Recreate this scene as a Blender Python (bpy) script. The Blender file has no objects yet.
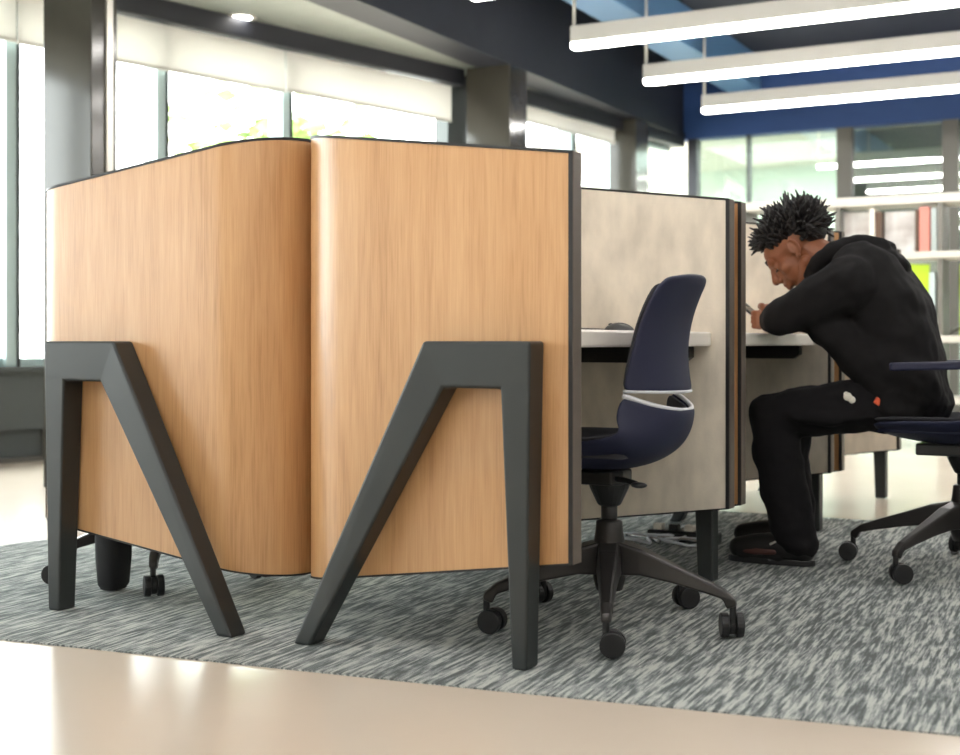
import bpy, bmesh, math, random
from mathutils import Vector, Matrix
random.seed(7)
sc = bpy.context.scene
C = sc.collection
PI = math.pi

# ------------------------------------------------------------------ helpers
def link_props(o, label=None, cat=None, group=None, kind=None):
    if label: o['label'] = label
    if cat: o['category'] = cat
    if group: o['group'] = group
    if kind: o['kind'] = kind
    return o

def obj(name, bm, mat, parent=None, smooth=False, bevel=0, seg=2, recalc=True):
    if recalc:
        bmesh.ops.recalc_face_normals(bm, faces=bm.faces[:])
    me = bpy.data.meshes.new(name)
    bm.to_mesh(me); bm.free()
    for m in (mat if isinstance(mat, (list, tuple)) else [mat]):
        me.materials.append(m)
    if smooth:
        me.polygons.foreach_set('use_smooth', [True] * len(me.polygons))
    o = bpy.data.objects.new(name, me); C.objects.link(o)
    if parent: o.parent = parent
    if bevel:
        b = o.modifiers.new('bevel', 'BEVEL'); b.width = bevel; b.segments = seg
        b.limit_method = 'ANGLE'; b.angle_limit = math.radians(35)
    return o

def thing(name, label, cat, loc=(0, 0, 0), rz=0, group=None):
    o = bpy.data.objects.new(name, None); C.objects.link(o)
    o.empty_display_size = 0.1
    o.location = loc; o.rotation_euler = (0, 0, rz)
    return link_props(o, label, cat, group)

def struct(name, bm, mat, **k):
    return link_props(obj(name, bm, mat, **k), kind='structure')

def dup(root, loc=None, rz=None, label=None, group=None):
    r = root.copy(); C.objects.link(r)
    if loc is not None: r.location = loc
    if rz is not None: r.rotation_euler = (0, 0, rz)
    if label: r['label'] = label
    if group: r['group'] = group
    for ch in list(root.children):
        c = ch.copy(); C.objects.link(c); c.parent = r
        for g in list(ch.children):
            d = g.copy(); C.objects.link(d); d.parent = c
    return r

def box(bm, x0, x1, y0, y1, z0, z1, M=None):
    v = [bm.verts.new((x, y, z)) for x in (x0, x1) for y in (y0, y1) for z in (z0, z1)]
    for f in ((0, 1, 3, 2), (4, 6, 7, 5), (0, 4, 5, 1), (2, 3, 7, 6), (0, 2, 6, 4), (1, 5, 7, 3)):
        bm.faces.new([v[i] for i in f])
    if M: bmesh.ops.transform(bm, matrix=M, verts=v)
    return v

def prism(bm, pts, z0, z1):
    a = [bm.verts.new((x, y, z0)) for x, y in pts]
    b = [bm.verts.new((x, y, z1)) for x, y in pts]
    n = len(pts)
    bm.faces.new(a[::-1]); bm.faces.new(b)
    for i in range(n):
        bm.faces.new((a[i], a[(i + 1) % n], b[(i + 1) % n], b[i]))
    return a + b

def quad(bm, *p):
    return bm.faces.new([bm.verts.new(q) for q in p])

def tube(bm, pts, r, n=12, cap=True, sx=1.0):
    pts = [Vector(p) for p in pts]
    rs = r if isinstance(r, (list, tuple)) else [r] * len(pts)
    rings = []; prev = None
    for i, p in enumerate(pts):
        d = (pts[min(i + 1, len(pts) - 1)] - pts[max(i - 1, 0)]).normalized()
        if prev is None:
            a = d.orthogonal().normalized()
        else:
            a = (prev - d * prev.dot(d)).normalized()
        prev = a; b = d.cross(a)
        rings.append([bm.verts.new(p + (a * math.cos(2 * PI * k / n) * sx + b * math.sin(2 * PI * k / n)) * rs[i]) for k in range(n)])
    for A, B in zip(rings, rings[1:]):
        for k in range(n):
            bm.faces.new((A[k], A[(k + 1) % n], B[(k + 1) % n], B[k]))
    if cap:
        bm.faces.new(rings[0][::-1]); bm.faces.new(rings[-1])

def ball(bm, c, r, sub=2, M=None):
    """ellipsoid, r scalar or 3-vector, optional rotation"""
    if not isinstance(r, (list, tuple)): r = (r, r, r)
    m = Matrix.Translation(c) @ (M.to_4x4() if M else Matrix()) @ Matrix.Diagonal((*r, 1))
    bmesh.ops.create_icosphere(bm, subdivisions=sub, radius=1, matrix=m)

def caps(bm, p0, p1, r0, r1=None, n=14):
    """tapered capsule, closed"""
    r1 = r0 if r1 is None else r1
    p0, p1 = Vector(p0), Vector(p1); d = (p1 - p0).normalized()
    pts, rs = [], []
    for k in range(5):
        a = PI / 2 * (1 - k / 4)
        pts.append(p0 - d * r0 * math.sin(a)); rs.append(max(r0 * math.cos(a), r0 * .05))
    for k in range(5):
        a = PI / 2 * k / 4
        pts.append(p1 + d * r1 * math.sin(a)); rs.append(max(r1 * math.cos(a), r1 * .05))
    tube(bm, pts, rs, n)

def chain(bm, pts, rs, n=14):
    for i in range(len(pts) - 1):
        caps(bm, pts[i], pts[i + 1], rs[i], rs[i + 1], n)

def lathe(bm, prof, n=24, c=(0, 0, 0)):
    rings = [[bm.verts.new((c[0] + r * math.cos(2 * PI * k / n), c[1] + r * math.sin(2 * PI * k / n), c[2] + z)) for k in range(n)] for r, z in prof]
    for A, B in zip(rings, rings[1:]):
        for k in range(n):
            bm.faces.new((A[k], A[(k + 1) % n], B[(k + 1) % n], B[k]))
    bm.faces.new(rings[0][::-1]); bm.faces.new(rings[-1])

def fuse(name, bm, mat, parent, voxel, smooth=4, wrinkle=0, wscale=.1):
    """melts overlapping closed shapes into one continuous skin"""
    bmesh.ops.recalc_face_normals(bm, faces=bm.faces[:])
    me = bpy.data.meshes.new(name); bm.to_mesh(me); bm.free()
    t = bpy.data.objects.new('tmp', me); C.objects.link(t)
    m = t.modifiers.new('r', 'REMESH'); m.mode = 'VOXEL'; m.voxel_size = voxel
    if smooth:
        s = t.modifiers.new('s', 'SMOOTH'); s.iterations = smooth; s.factor = .5
    if wrinkle:
        tx = bpy.data.textures.new(name + '_folds', 'CLOUDS'); tx.noise_scale = wscale; tx.noise_depth = 1
        d = t.modifiers.new('d', 'DISPLACE'); d.texture = tx; d.strength = wrinkle; d.mid_level = .5; d.texture_coords = 'LOCAL'
    dg = bpy.context.evaluated_depsgraph_get()
    me2 = bpy.data.meshes.new_from_object(t.evaluated_get(dg))
    bpy.data.objects.remove(t); bpy.data.meshes.remove(me)
    me2.name = name
    me2.materials.clear(); me2.materials.append(mat)
    me2.polygons.foreach_set('use_smooth', [True] * len(me2.polygons))
    o = bpy.data.objects.new(name, me2); C.objects.link(o)
    if parent: o.parent = parent
    return o

# ---------------------------------------------------------------- materials
def srgb(r, g, b):
    f = lambda c: c / 12.92 if c <= .04045 else ((c + .055) / 1.055) ** 2.4
    return (f(r / 255), f(g / 255), f(b / 255), 1)

def mat(name, col, rough=.5, metal=0, spec=.5, bump=0, bscale=200, var=0, vscale=8, stretch=(1, 1, 1), col2=None, emit=None, coat=0):
    m = bpy.data.materials.new(name); m.use_nodes = True
    nt = m.node_tree; N, L = nt.nodes, nt.links
    p = N['Principled BSDF']
    p.inputs['Base Color'].default_value = col
    p.inputs['Roughness'].default_value = rough
    p.inputs['Metallic'].default_value = metal
    p.inputs['Specular IOR Level'].default_value = spec
    p.inputs['Coat Weight'].default_value = coat
    p.inputs['Coat Roughness'].default_value = .15
    tc = N.new('ShaderNodeTexCoord'); mp = N.new('ShaderNodeMapping')
    mp.inputs['Scale'].default_value = stretch
    L.new(tc.outputs['Object'], mp.inputs['Vector'])
    nz = N.new('ShaderNodeTexNoise'); nz.inputs['Scale'].default_value = vscale
    nz.inputs['Detail'].default_value = 5
    L.new(mp.outputs['Vector'], nz.inputs['Vector'])
    rp = N.new('ShaderNodeValToRGB')
    c2 = col2 or tuple(c * (1 - var) for c in col[:3]) + (1,)
    rp.color_ramp.elements[0].position = .32; rp.color_ramp.elements[0].color = c2
    rp.color_ramp.elements[1].position = .68; rp.color_ramp.elements[1].color = col
    L.new(nz.outputs['Fac'], rp.inputs['Fac']); L.new(rp.outputs['Color'], p.inputs['Base Color'])
    if bump:
        n2 = N.new('ShaderNodeTexNoise'); n2.inputs['Scale'].default_value = bscale; n2.inputs['Detail'].default_value = 3
        L.new(mp.outputs['Vector'], n2.inputs['Vector'])
        b = N.new('ShaderNodeBump'); b.inputs['Strength'].default_value = bump; b.inputs['Distance'].default_value = .004
        L.new(n2.outputs['Fac'], b.inputs['Height']); L.new(b.outputs['Normal'], p.inputs['Normal'])
    if emit:
        p.inputs['Emission Color'].default_value = emit[0]; p.inputs['Emission Strength'].default_value = emit[1]
    return m

def wood_mat():
    m = bpy.data.materials.new('oak_veneer'); m.use_nodes = True
    nt = m.node_tree; N, L = nt.nodes, nt.links
    p = N['Principled BSDF']; p.inputs['Roughness'].default_value = .36; p.inputs['Specular IOR Level'].default_value = .5
    p.inputs['Coat Weight'].default_value = .5; p.inputs['Coat Roughness'].default_value = .32
    tc = N.new('ShaderNodeTexCoord')
    def noise(scl, scale, det, dist=0):
        mp = N.new('ShaderNodeMapping'); mp.inputs['Scale'].default_value = scl
        L.new(tc.outputs['Object'], mp.inputs['Vector'])
        n = N.new('ShaderNodeTexNoise'); n.inputs['Scale'].default_value = scale; n.inputs['Detail'].default_value = det
        n.inputs['Distortion'].default_value = dist
        L.new(mp.outputs['Vector'], n.inputs['Vector']); return n
    fine = noise((1, 1, .03), 260, 3)
    mid = noise((1, 1, .06), 60, 5, .5)
    wide = noise((1, 1, .10), 9, 3)
    def mixv(a, b, f):
        x = N.new('ShaderNodeMix'); x.data_type = 'FLOAT'; x.inputs[0].default_value = f
        L.new(a, x.inputs[2]); L.new(b, x.inputs[3]); return x.outputs[0]
    g = mixv(mixv(fine.outputs['Fac'], mid.outputs['Fac'], .5), wide.outputs['Fac'], .35)
    rp = N.new('ShaderNodeValToRGB'); e = rp.color_ramp.elements
    e[0].position = .30; e[0].color = srgb(156, 110, 64)
    e[1].position = .66; e[1].color = srgb(203, 160, 113)
    k = e.new(.47); k.color = srgb(188, 142, 94)
    L.new(g, rp.inputs['Fac']); L.new(rp.outputs['Color'], p.inputs['Base Color'])
    b = N.new('ShaderNodeBump'); b.inputs['Strength'].default_value = .05; b.inputs['Distance'].default_value = .002
    L.new(fine.outputs['Fac'], b.inputs['Height']); L.new(b.outputs['Normal'], p.inputs['Normal'])
    return m

def carpet_mat():
    m = bpy.data.materials.new('carpet_tile'); m.use_nodes = True
    nt = m.node_tree; N, L = nt.nodes, nt.links
    p = N['Principled BSDF']; p.inputs['Roughness'].default_value = .95; p.inputs['Specular IOR Level'].default_value = .1
    tc = N.new('ShaderNodeTexCoord')
    def noise(rot, scl, scale, det):
        r = N.new('ShaderNodeMapping'); r.inputs['Rotation'].default_value = (0, 0, rot)
        L.new(tc.outputs['Object'], r.inputs['Vector'])
        mp = N.new('ShaderNodeMapping'); mp.inputs['Scale'].default_value = scl
        L.new(r.outputs['Vector'], mp.inputs['Vector'])
        n = N.new('ShaderNodeTexNoise'); n.inputs['Scale'].default_value = scale; n.inputs['Detail'].default_value = det
        L.new(mp.outputs['Vector'], n.inputs['Vector']); return n.outputs['Fac']
    a = noise(math.radians(-3), (1, .085, 1), 125, 3)
    b = noise(math.radians(84), (1, .35, 1), 45, 3)
    c = noise(0, (1, 1, 1), 2.2, 2)
    f = noise(0, (1, 1, 1), 420, 2)
    def mixv(a_, b_, k):
        x = N.new('ShaderNodeMix'); x.data_type = 'FLOAT'; x.inputs[0].default_value = k
        L.new(a_, x.inputs[2]); L.new(b_, x.inputs[3]); return x.outputs[0]
    g = mixv(mixv(mixv(a, b, .1), f, .16), c, .07)
    rp = N.new('ShaderNodeValToRGB'); e = rp.color_ramp.elements
    e[0].position = .42; e[0].color = srgb(90, 95, 94)
    e[1].position = .585; e[1].color = srgb(178, 180, 174)
    k = e.new(.5); k.color = srgb(130, 135, 134)
    L.new(g, rp.inputs['Fac']); L.new(rp.outputs['Color'], p.inputs['Base Color'])
    bp = N.new('ShaderNodeBump'); bp.inputs['Strength'].default_value = .7; bp.inputs['Distance'].default_value = .006
    L.new(g, bp.inputs['Height']); L.new(bp.outputs['Normal'], p.inputs['Normal'])
    return m

def glass_mat(name, refl, tint=(1, 1, 1, 1)):
    m = bpy.data.materials.new(name); m.use_nodes = True
    nt = m.node_tree; N, L = nt.nodes, nt.links
    N.remove(N['Principled BSDF'])
    t = N.new('ShaderNodeBsdfTransparent'); t.inputs['Color'].default_value = tint
    g = N.new('ShaderNodeBsdfGlossy'); g.inputs['Roughness'].default_value = .02
    lw = N.new('ShaderNodeLayerWeight'); lw.inputs['Blend'].default_value = .5
    pw = N.new('ShaderNodeMath'); pw.operation = 'POWER'; pw.inputs[1].default_value = 5
    L.new(lw.outputs['Facing'], pw.inputs[0])
    ma = N.new('ShaderNodeMath'); ma.operation = 'MULTIPLY_ADD'; ma.inputs[1].default_value = .9 - refl; ma.inputs[2].default_value = refl
    L.new(pw.outputs[0], ma.inputs[0])
    mx = N.new('ShaderNodeMixShader')
    L.new(ma.outputs[0], mx.inputs['Fac']); L.new(t.outputs[0], mx.inputs[1]); L.new(g.outputs[0], mx.inputs[2])
    L.new(mx.outputs[0], N['Material Output'].inputs['Surface'])
    return m

def emis(name, col, s):
    m = bpy.data.materials.new(name); m.use_nodes = True
    nt = m.node_tree; nt.nodes.remove(nt.nodes['Principled BSDF'])
    e = nt.nodes.new('ShaderNodeEmission'); e.inputs['Color'].default_value = col; e.inputs['Strength'].default_value = s
    nt.links.new(e.outputs[0], nt.nodes['Material Output'].inputs['Surface'])
    return m

M = {}
M['wood'] = wood_mat()
M['carpet'] = carpet_mat()
M['felt'] = mat('mottled_felt', srgb(232, 221, 204), .85, var=.22, vscale=16, stretch=(1, 1, .45), bump=.15, bscale=300)
M['trim'] = mat('black_edge', srgb(26, 25, 26), .5)
M['band'] = mat('taupe_edge', srgb(100, 90, 80), .5, var=.2, vscale=20, stretch=(1, 1, .1))
M['leg'] = mat('leg_paint', srgb(38, 42, 42), .42, var=.06, bump=.05, bscale=500)
M['top'] = mat('white_laminate', srgb(232, 226, 218), .35)
M['floor'] = mat('polished_resin', srgb(201, 187, 171), .24, spec=.5, var=.05, vscale=1.5)
M['navy'] = mat('navy_shell', srgb(22, 27, 56), .55, bump=.03, bscale=400)
M['lining'] = mat('grey_upholstery', srgb(50, 50, 55), .9, bump=.2, bscale=500)
M['rim'] = mat('light_grey_plastic', srgb(198, 200, 206), .4)
M['black'] = mat('black_plastic', srgb(20, 20, 22), .38)
M['base'] = mat('dark_metal', srgb(58, 56, 55), .34, metal=.6)
M['silver'] = mat('silver_metal', srgb(190, 190, 192), .25, metal=.9)
M['ceil'] = mat('dark_ceiling', srgb(30, 36, 52), .8, var=.1)
M['beam'] = mat('navy_beam', srgb(30, 34, 46), .6, var=.1)
M['soffit'] = mat('grey_soffit', srgb(164, 170, 164), .25, var=.05, spec=.6)
M['dark'] = mat('charcoal_paint', srgb(36, 38, 46), .5)
M['blue'] = mat('blue_paint', srgb(32, 64, 116), .6)
M['duct'] = mat('pale_blue_duct', srgb(84, 124, 164), .5)
M['wall'] = mat('white_wall', srgb(226, 222, 214), .8, var=.03)
M['column'] = mat('gloss_column_paint', srgb(64, 62, 56), .13, spec=.55, var=.05)
M['column_trim'] = mat('steel_trim', srgb(190, 186, 176), .3, metal=.6)
M['mullion'] = mat('teal_grey_metal', srgb(168, 188, 188), .4, metal=.1)
M['mull_dark'] = mat('dark_mullion', srgb(88, 86, 80), .5)
M['spandrel'] = mat('grey_spandrel', srgb(66, 72, 72), .55)
M['blind'] = mat('roller_fabric', srgb(232, 228, 220), .9, bump=.05, bscale=600)
def blind_mat():
    m = mat('roller_fabric', srgb(240, 239, 236), .9, bump=.05, bscale=600)
    nt = m.node_tree; N, L = nt.nodes, nt.links
    t = N.new('ShaderNodeBsdfTranslucent'); t.inputs['Color'].default_value = srgb(236, 234, 228)
    mx = N.new('ShaderNodeMixShader'); mx.inputs['Fac'].default_value = .3
    L.new(N['Principled BSDF'].outputs[0], mx.inputs[1]); L.new(t.outputs[0], mx.inputs[2])
    L.new(mx.outputs[0], N['Material Output'].inputs['Surface'])
    return m
M['blind'] = blind_mat()
M['glass'] = glass_mat('window_glass', .05)
M['pglass'] = glass_mat('partition_glass', .34, (.86, .95, .92, 1))
M['led'] = emis('led_strip', (1, .965, .92, 1), 17)
M['down'] = emis('downlight', (1, .97, .9, 1), 12)
M['fixture'] = mat('fixture_white', srgb(206, 204, 198), .5)
M['shelf'] = mat('shelf_enamel', srgb(206, 202, 192), .45)
M['shelf_metal'] = mat('shelf_upright', srgb(120, 118, 112), .45, metal=.3)
M['skin'] = mat('skin', srgb(140, 84, 54), .48, var=.12, vscale=30, bump=.04, bscale=700)
M['hair'] = mat('black_hair', srgb(24, 20, 20), .6)
M['hoodie'] = mat('black_fleece', srgb(28, 27, 28), .9, var=.15, vscale=40, bump=.25, bscale=600, spec=.2)
M['pants'] = mat('black_jersey', srgb(24, 23, 25), .88, var=.15, vscale=40, bump=.2, bscale=600, spec=.2)
M['shoe'] = mat('black_leather', srgb(20, 19, 20), .4, bump=.08, bscale=150)
M['oxblood'] = mat('oxblood_leather', srgb(72, 42, 38), .45)
M['lace'] = mat('pale_laces', srgb(170, 165, 160), .7)
M['white'] = mat('white_print', srgb(232, 226, 214), .7)
M['orange'] = mat('orange_tag', srgb(214, 88, 50), .6)
M['eye'] = mat('eye_white', srgb(150, 132, 118), .25)
M['iris'] = mat('dark_iris', srgb(30, 18, 12), .2)
M['phone'] = mat('phone_glass', srgb(14, 14, 16), .15)
M['keys'] = mat('grey_keys', srgb(120, 118, 114), .5)
M['mouse'] = mat('dark_grey_mouse', srgb(62, 62, 62), .4)
M['lime'] = mat('lime_card', srgb(184, 216, 44), .5)
M['red'] = mat('coral_cover', srgb(220, 138, 126), .6)
M['brown'] = mat('brown_cover', srgb(92, 70, 56), .6)
M['paper'] = mat('pale_paper', srgb(206, 206, 204), .6, var=.3, vscale=9, col2=srgb(168, 160, 156))
M['mist'] = mat('pale_cover', srgb(186, 200, 200), .5)
M['leaf'] = mat('leaf', srgb(150, 176, 104), .7, var=.3, vscale=5)
M['bark'] = mat('bark', srgb(120, 104, 88), .9)
M['bag'] = mat('black_canvas', srgb(24, 24, 28), .8, bump=.2, bscale=400)
M['lobby'] = mat('lobby_wall', srgb(214, 222, 214), .8, var=.04)
M['grey_blind'] = mat('grey_screen', srgb(150, 150, 140), .85)

# ------------------------------------------------------------------ the room
# x: across the carrels (to the right), y: along the rows (away), z: up
ZC = 3.75
bm = bmesh.new(); box(bm, -10, 8, -9, 16, -.1, 0)
struct('floor', bm, M['floor'])
bm = bmesh.new()
prism(bm, [(-2.46, -.46), (-1.295, -.317), (-.025, -.163), (.92, -.03), (4.2, .42), (4.2, 2.93), (.09, 2.89), (-.9, 2.88), (-1.5, 2.6), (-2.0, 1.75), (-2.46, .84)], 0, .004)
link_props(obj('carpet', bm, M['carpet']), 'grey streaked carpet laid under the wooden carrels', 'carpet')
bm = bmesh.new(); box(bm, -3.75, 8, -9, 11, ZC, ZC + .1)
struct('ceiling', bm, M['ceil'])
# window wall line: two runs
def wl(k):                     # first run, k metres along
    return Vector((-5.008 + .2357 * k, 2.999 + .9719 * k, 0))
K0, K1 = -12.3, 4.0
W2a, W2b = Vector((-4.03, 7.1, 0)), Vector((-3.55, 11.0, 0))
def wl2(u): return W2a.lerp(W2b, u)
n1 = Vector((.9719, -.2357, 0))                   # into the room
d2 = (W2b - W2a).normalized(); n2 = Vector((d2.y, -d2.x, 0))
def slab(bm, a, b, n, off0, off1, z0, z1):
    p = [a + n * off0, b + n * off0, b + n * off1, a + n * off1]
    prism(bm, [(q.x, q.y) for q in p], z0, z1)
bm = bmesh.new()
slab(bm, wl(K0), wl(K1), n1, -.15, 0, .2, .56); slab(bm, wl2(0), wl2(1), n2, -.15, 0, .2, .56)
slab(bm, wl(K0), wl(K1), n1, -.05, .06, .56, .59); slab(bm, wl2(0), wl2(1), n2, -.05, .06, .56, .59)
slab(bm, wl(K0), wl(K1), n1, -.15, -.05, 0, .2); slab(bm, wl2(0), wl2(1), n2, -.15, -.05, 0, .2)
slab(bm, wl(K0), wl(K1), n1, -.15, 0, 2.87, 3.4); slab(bm, wl2(0), wl2(1), n2, -.15, 0, 2.87, 3.4)
slab(bm, wl(3.97), W2a + d2 * .1, n1, -.15, .0, 0, 3.4)
struct('wall_left', bm, M['spandrel'])
bm = bmesh.new()
slab(bm, wl(K0), wl(K1), n1, 0, .16, 2.87, 3.02); slab(bm, wl2(0), wl2(1), n2, 0, .12, 2.87, 3.02)
struct('trim_1', bm, M['dark'])
bm = bmesh.new()
for k in range(-12, 5):
    slab(bm, wl(k * .98 + .3), wl(k * .98 + .34), n1, -.06, -.02, .02, .2)
slab(bm, wl(K0), wl(K1), n1, -.05, 0, 0, .03)
struct('baseboard_left', bm, M['mull_dark'])
# soffit along the windows, beam, main ceiling edge
bm = bmesh.new()
s_pts = [(-3.45, -9), (-3.45, 11.0), (W2b.x - .2, 11.0), (W2a.x - .2, 7.1), (wl(K0).x - .2, wl(K0).y)]
prism(bm, s_pts, 3.0, 3.06)
struct('ceiling_soffit', bm, M['soffit'])
bm = bmesh.new(); box(bm, -3.75, -3.449, -9, 10.995, 2.985, ZC)
struct('ceiling_beam', bm, M['beam'])
bm = bmesh.new(); box(bm, -2.92, -2.56, -9, 10.9, 3.4, ZC)
struct('ceiling_duct', bm, M['duct'], bevel=.01)
bm = bmesh.new(); box(bm, -3.75, 8, 10.995, 11.2, 2.955, ZC)
struct('trim_2', bm, M['blue'])
bm = bmesh.new(); box(bm, -9.4, 8, -9.1, -9, 0, ZC)
struct('wall_front', bm, M['wall'])
bm = bmesh.new(); box(bm, 8, 8.1, -9, 16, 0, ZC)
struct('wall_right', bm, M['wall'])

# windows of the left wall
def window(i, a, b, n, z0=.59, z1=2.87, mw=.07):
    e = thing('window_%d' % i, None, None); e['kind'] = 'structure'
    d = (b - a).normalized()
    f = bmesh.new()
    slab(f, a, a + d * mw, n, -.14, .02, z0, z1)
    slab(f, a + d * mw, b, n, -.1, -.02, z0, z0 + .05); slab(f, a + d * mw, b, n, -.1, -.02, z1 - .05, z1)
    obj('window_frame', f, M['mullion'], e)
    g = bmesh.new(); slab(g, a + d * mw, b, n, -.066, -.06, z0 + .05, z1 - .05)
    obj('pane', g, M['glass'], e)
    s = bmesh.new(); slab(s, a + d * mw, a + d * (mw + .018), n, -.12, .03, z0, z1)
    obj('gasket', s, M['trim'], e)
    return e
wi = 1
k = K0 + .1
ks = [-11.86 + 1.08 * j for j in range(15)]
for j in range(14):
    a = ks[j]
    window(wi, wl(a), wl(min(a + 1.08, 3.97)), n1); wi += 1
for u0, u1 in ((.02, .43), (.43, .66), (.66, .98)):
    window(wi, wl2(u0), wl2(u1), n2); wi += 1
# roller blinds
def blind(a, b, n, zb, label):
    t = thing('roller_blind', label, 'blind', (0, 0, 0), 0, 'white roller blinds on the window wall')
    f = bmesh.new(); slab(f, a, b, n, .075, .079, zb, 2.86)
    obj('fabric', f, M['blind'], t)
    r = bmesh.new(); slab(r, a, b, n, .068, .086, zb - .022, zb)
    obj('bottom_bar', r, M['fixture'], t)
    return t
blind(wl(2.165), wl(3.93), n1, 2.585, 'half-raised white roller blind hanging just before the dark square column')
blind(wl(.065), wl(2.155), n1, 2.575, 'long white roller blind on the windows right of the slim steel column')
blind(wl(-1.95), wl(.055), n1, 2.58, 'white roller blind at the far left edge beyond the slim steel column')
blind(wl2(.03), wl2(.62), n2, 2.74, 'white roller blind on the far windows beyond the dark square column')
for q in range(5):
    blind(wl(-1.98 - 2.1 * (q + 1)), wl(-2.0 - 2.1 * q), n1, 2.58, 'white roller blind on the window wall outside the left edge of the view')

# columns
bm = bmesh.new(); box(bm, -3.79, -3.46, 2.18, 2.36, 0, 3.0)
struct('column', bm, M['column'], bevel=.006)
bm = bmesh.new(); box(bm, -3.459, -3.447, 2.275, 2.318, 0, 2.98)
struct('trim_3', bm, M['column_trim'])
bm = bmesh.new(); box(bm, -3.75, -3.46, 9.6, 9.95, 0, 2.98)
struct('column.002', bm, M['column'], bevel=.006)
bm = bmesh.new(); box(bm, -3.85, -3.449, 6.776, 7.09, 0, 2.99)
struct('column.001', bm, M['column'], bevel=.006)

# back glazing
GX = [-3.40, -2.74, -1.79, -.75, .3, 1.35, 2.4, 3.45, 4.5, 5.55, 6.6, 7.9]
for i in range(len(GX) - 1):
    e = thing('window_%d' % wi, None, None); e['kind'] = 'structure'; wi += 1
    g = bmesh.new(); box(g, GX[i], GX[i + 1], 11.06, 11.07, .1, 2.955); obj('pane', g, M['pglass'], e)
    f = bmesh.new()
    w = .15 if i >= 2 else (.012 if i == 1 else .10)
    box(f, GX[i] - .005, GX[i] + w, 11.0, 11.14, 0, 2.955)
    box(f, GX[i], GX[i + 1], 11.02, 11.12, 0, .1)
    obj('window_frame', f, M['mull_dark'] if i >= 2 else M['dark'], e)
    if i >= 2:
        b = bmesh.new(); box(b, GX[i] + .12, GX[i + 1], 11.2, 11.206, 1.2, 2.95); obj('screen', b, M['grey_blind'], e)
bm = bmesh.new(); box(bm, -6, 8, 14.0, 14.1, 0, ZC); struct('wall_back', bm, M['lobby'])
bm = bmesh.new(); box(bm, -6, 8, 11.2, 14.0, 3.0, 3.06); struct('ceiling_lobby', bm, M['wall'])

# downlights in the soffit
def downlight(x, y, z, label):
    t = thing('downlight', label, 'light', (x, y, z), 0, 'round downlights in the grey soffit')
    b = bmesh.new(); lathe(b, [(.07, -.004), (.10, -.008), (.105, 0), (.07, 0)], 24); obj('trim_ring', b, M['fixture'], t, smooth=True)
    b = bmesh.new(); lathe(b, [(.068, -.006), (.068, -.002)], 24); obj('lens', b, M['down'], t)
downlight(-4.437, 4.595, 3.0, 'small round downlight above the long roller blind')
downlight(-4.1, 7.3, 3.0, 'small round downlight beside the top of the dark square column')
downlight(-3.72, 10.4, 3.0, 'small round downlight beside the back glass partition')

# pendant light bars
def pendant(y, label, x0=-2.53, x1=3.2):
    t = thing('pendant_light', label, 'light', (x0, y, 2.84), 0, 'long white pendant light bars')
    L_ = x1 - x0
    b = bmesh.new(); box(b, 0, L_, -.045, .045, .04, .16); obj('housing', b, M['fixture'], t, bevel=.006)
    b = bmesh.new(); box(b, .004, L_ - .004, -.043, .043, 0, .04); obj('diffuser', b, M['led'], t, bevel=.008)
    for xx in (.015, 2.5, L_ - .02):
        c = bmesh.new(); tube(c, [(xx, 0, .16), (xx, 0, ZC - 2.84)], .012, 8); obj('suspension_rod', c, M['fixture'], t, smooth=True)
    return t
for y, l in ((8.886, 'lowest and farthest of the three long light bars at upper right'),
             (7.395, 'middle one of the three long light bars at upper right'),
             (5.946, 'uppermost complete light bar at upper right, over the two lower ones'),
             (4.42, 'light bar cut by the top edge, only its left tip in view')):
    pendant(y, l)
for y in (2.0, -.8, -3.6, -6.2):  # unseen bars, added to fill the carrel fronts with light
    pendant(y, 'long white fill light bar added over the near part of the room, above the view', -2.53, 4.5)

# ------------------------------------------------------------------ carrels
TH, LEN = .046, 1.163
def ztop(x): return 1.161 - .128 * x
def zbot(x): return .238 + .136 * x
XS, R = -.798, .18
def shell_path(curl):
    P = []
    def add(x, y, nx, ny): P.append((x, y, nx, ny))     # n: inward
    if curl:
        r = .10; A = math.radians(50); xs = -r * math.sin(A)
        for i in range(9):
            a = A * (1 - i / 8)
            add(xs + r * math.sin(a), r * (1 - math.cos(a)), -math.sin(a), math.cos(a))
    else:
        add(0, 0, 0, 1)
    for i in range(1, 9):
        x = -.09 + (XS + R + .09) * i / 8 if curl else (XS + R) * i / 8
        add(x, 0, 0, 1)
    for i in range(1, 15):
        a = PI / 2 * i / 14
        add(XS + R - R * math.sin(a), R - R * math.cos(a), math.sin(a), math.cos(a))
    for i in range(1, 7):
        add(XS, R + (LEN - 2 * R) * i / 6, 1, 0)
    for i in range(1, 15):
        a = PI / 2 * i / 14
        add(XS + R - R * math.cos(a), LEN - R + R * math.sin(a), math.cos(a), -math.sin(a))
    for i in range(1, 9):
        add((XS + R) * (1 - i / 8), LEN, 0, -1)
    return P
def ribbon(bm, P, o0, o1, zt=0, zb=0, top_only=None, m=1):
    rings = []
    for x, y, nx, ny in P:
        a = (x + nx * o0, y + ny * o0); b = (x + nx * o1, y + ny * o1)
        t = ztop(x) + zt; bo = zbot(x) + zb
        if top_only == 'top': bo = ztop(x) + zb
        if top_only == 'bottom': t = zbot(x) + zt
        rings.append([bm.verts.new((m * q[0], q[1], z)) for q, z in ((a, bo), (a, t), (b, t), (b, bo))])
    for A, B in zip(rings, rings[1:]):
        for k in range(4):
            bm.faces.new((A[k], B[k], B[(k + 1) % 4], A[(k + 1) % 4]))
    bm.faces.new(rings[0][::-1]); bm.faces.new(rings[-1])

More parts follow.
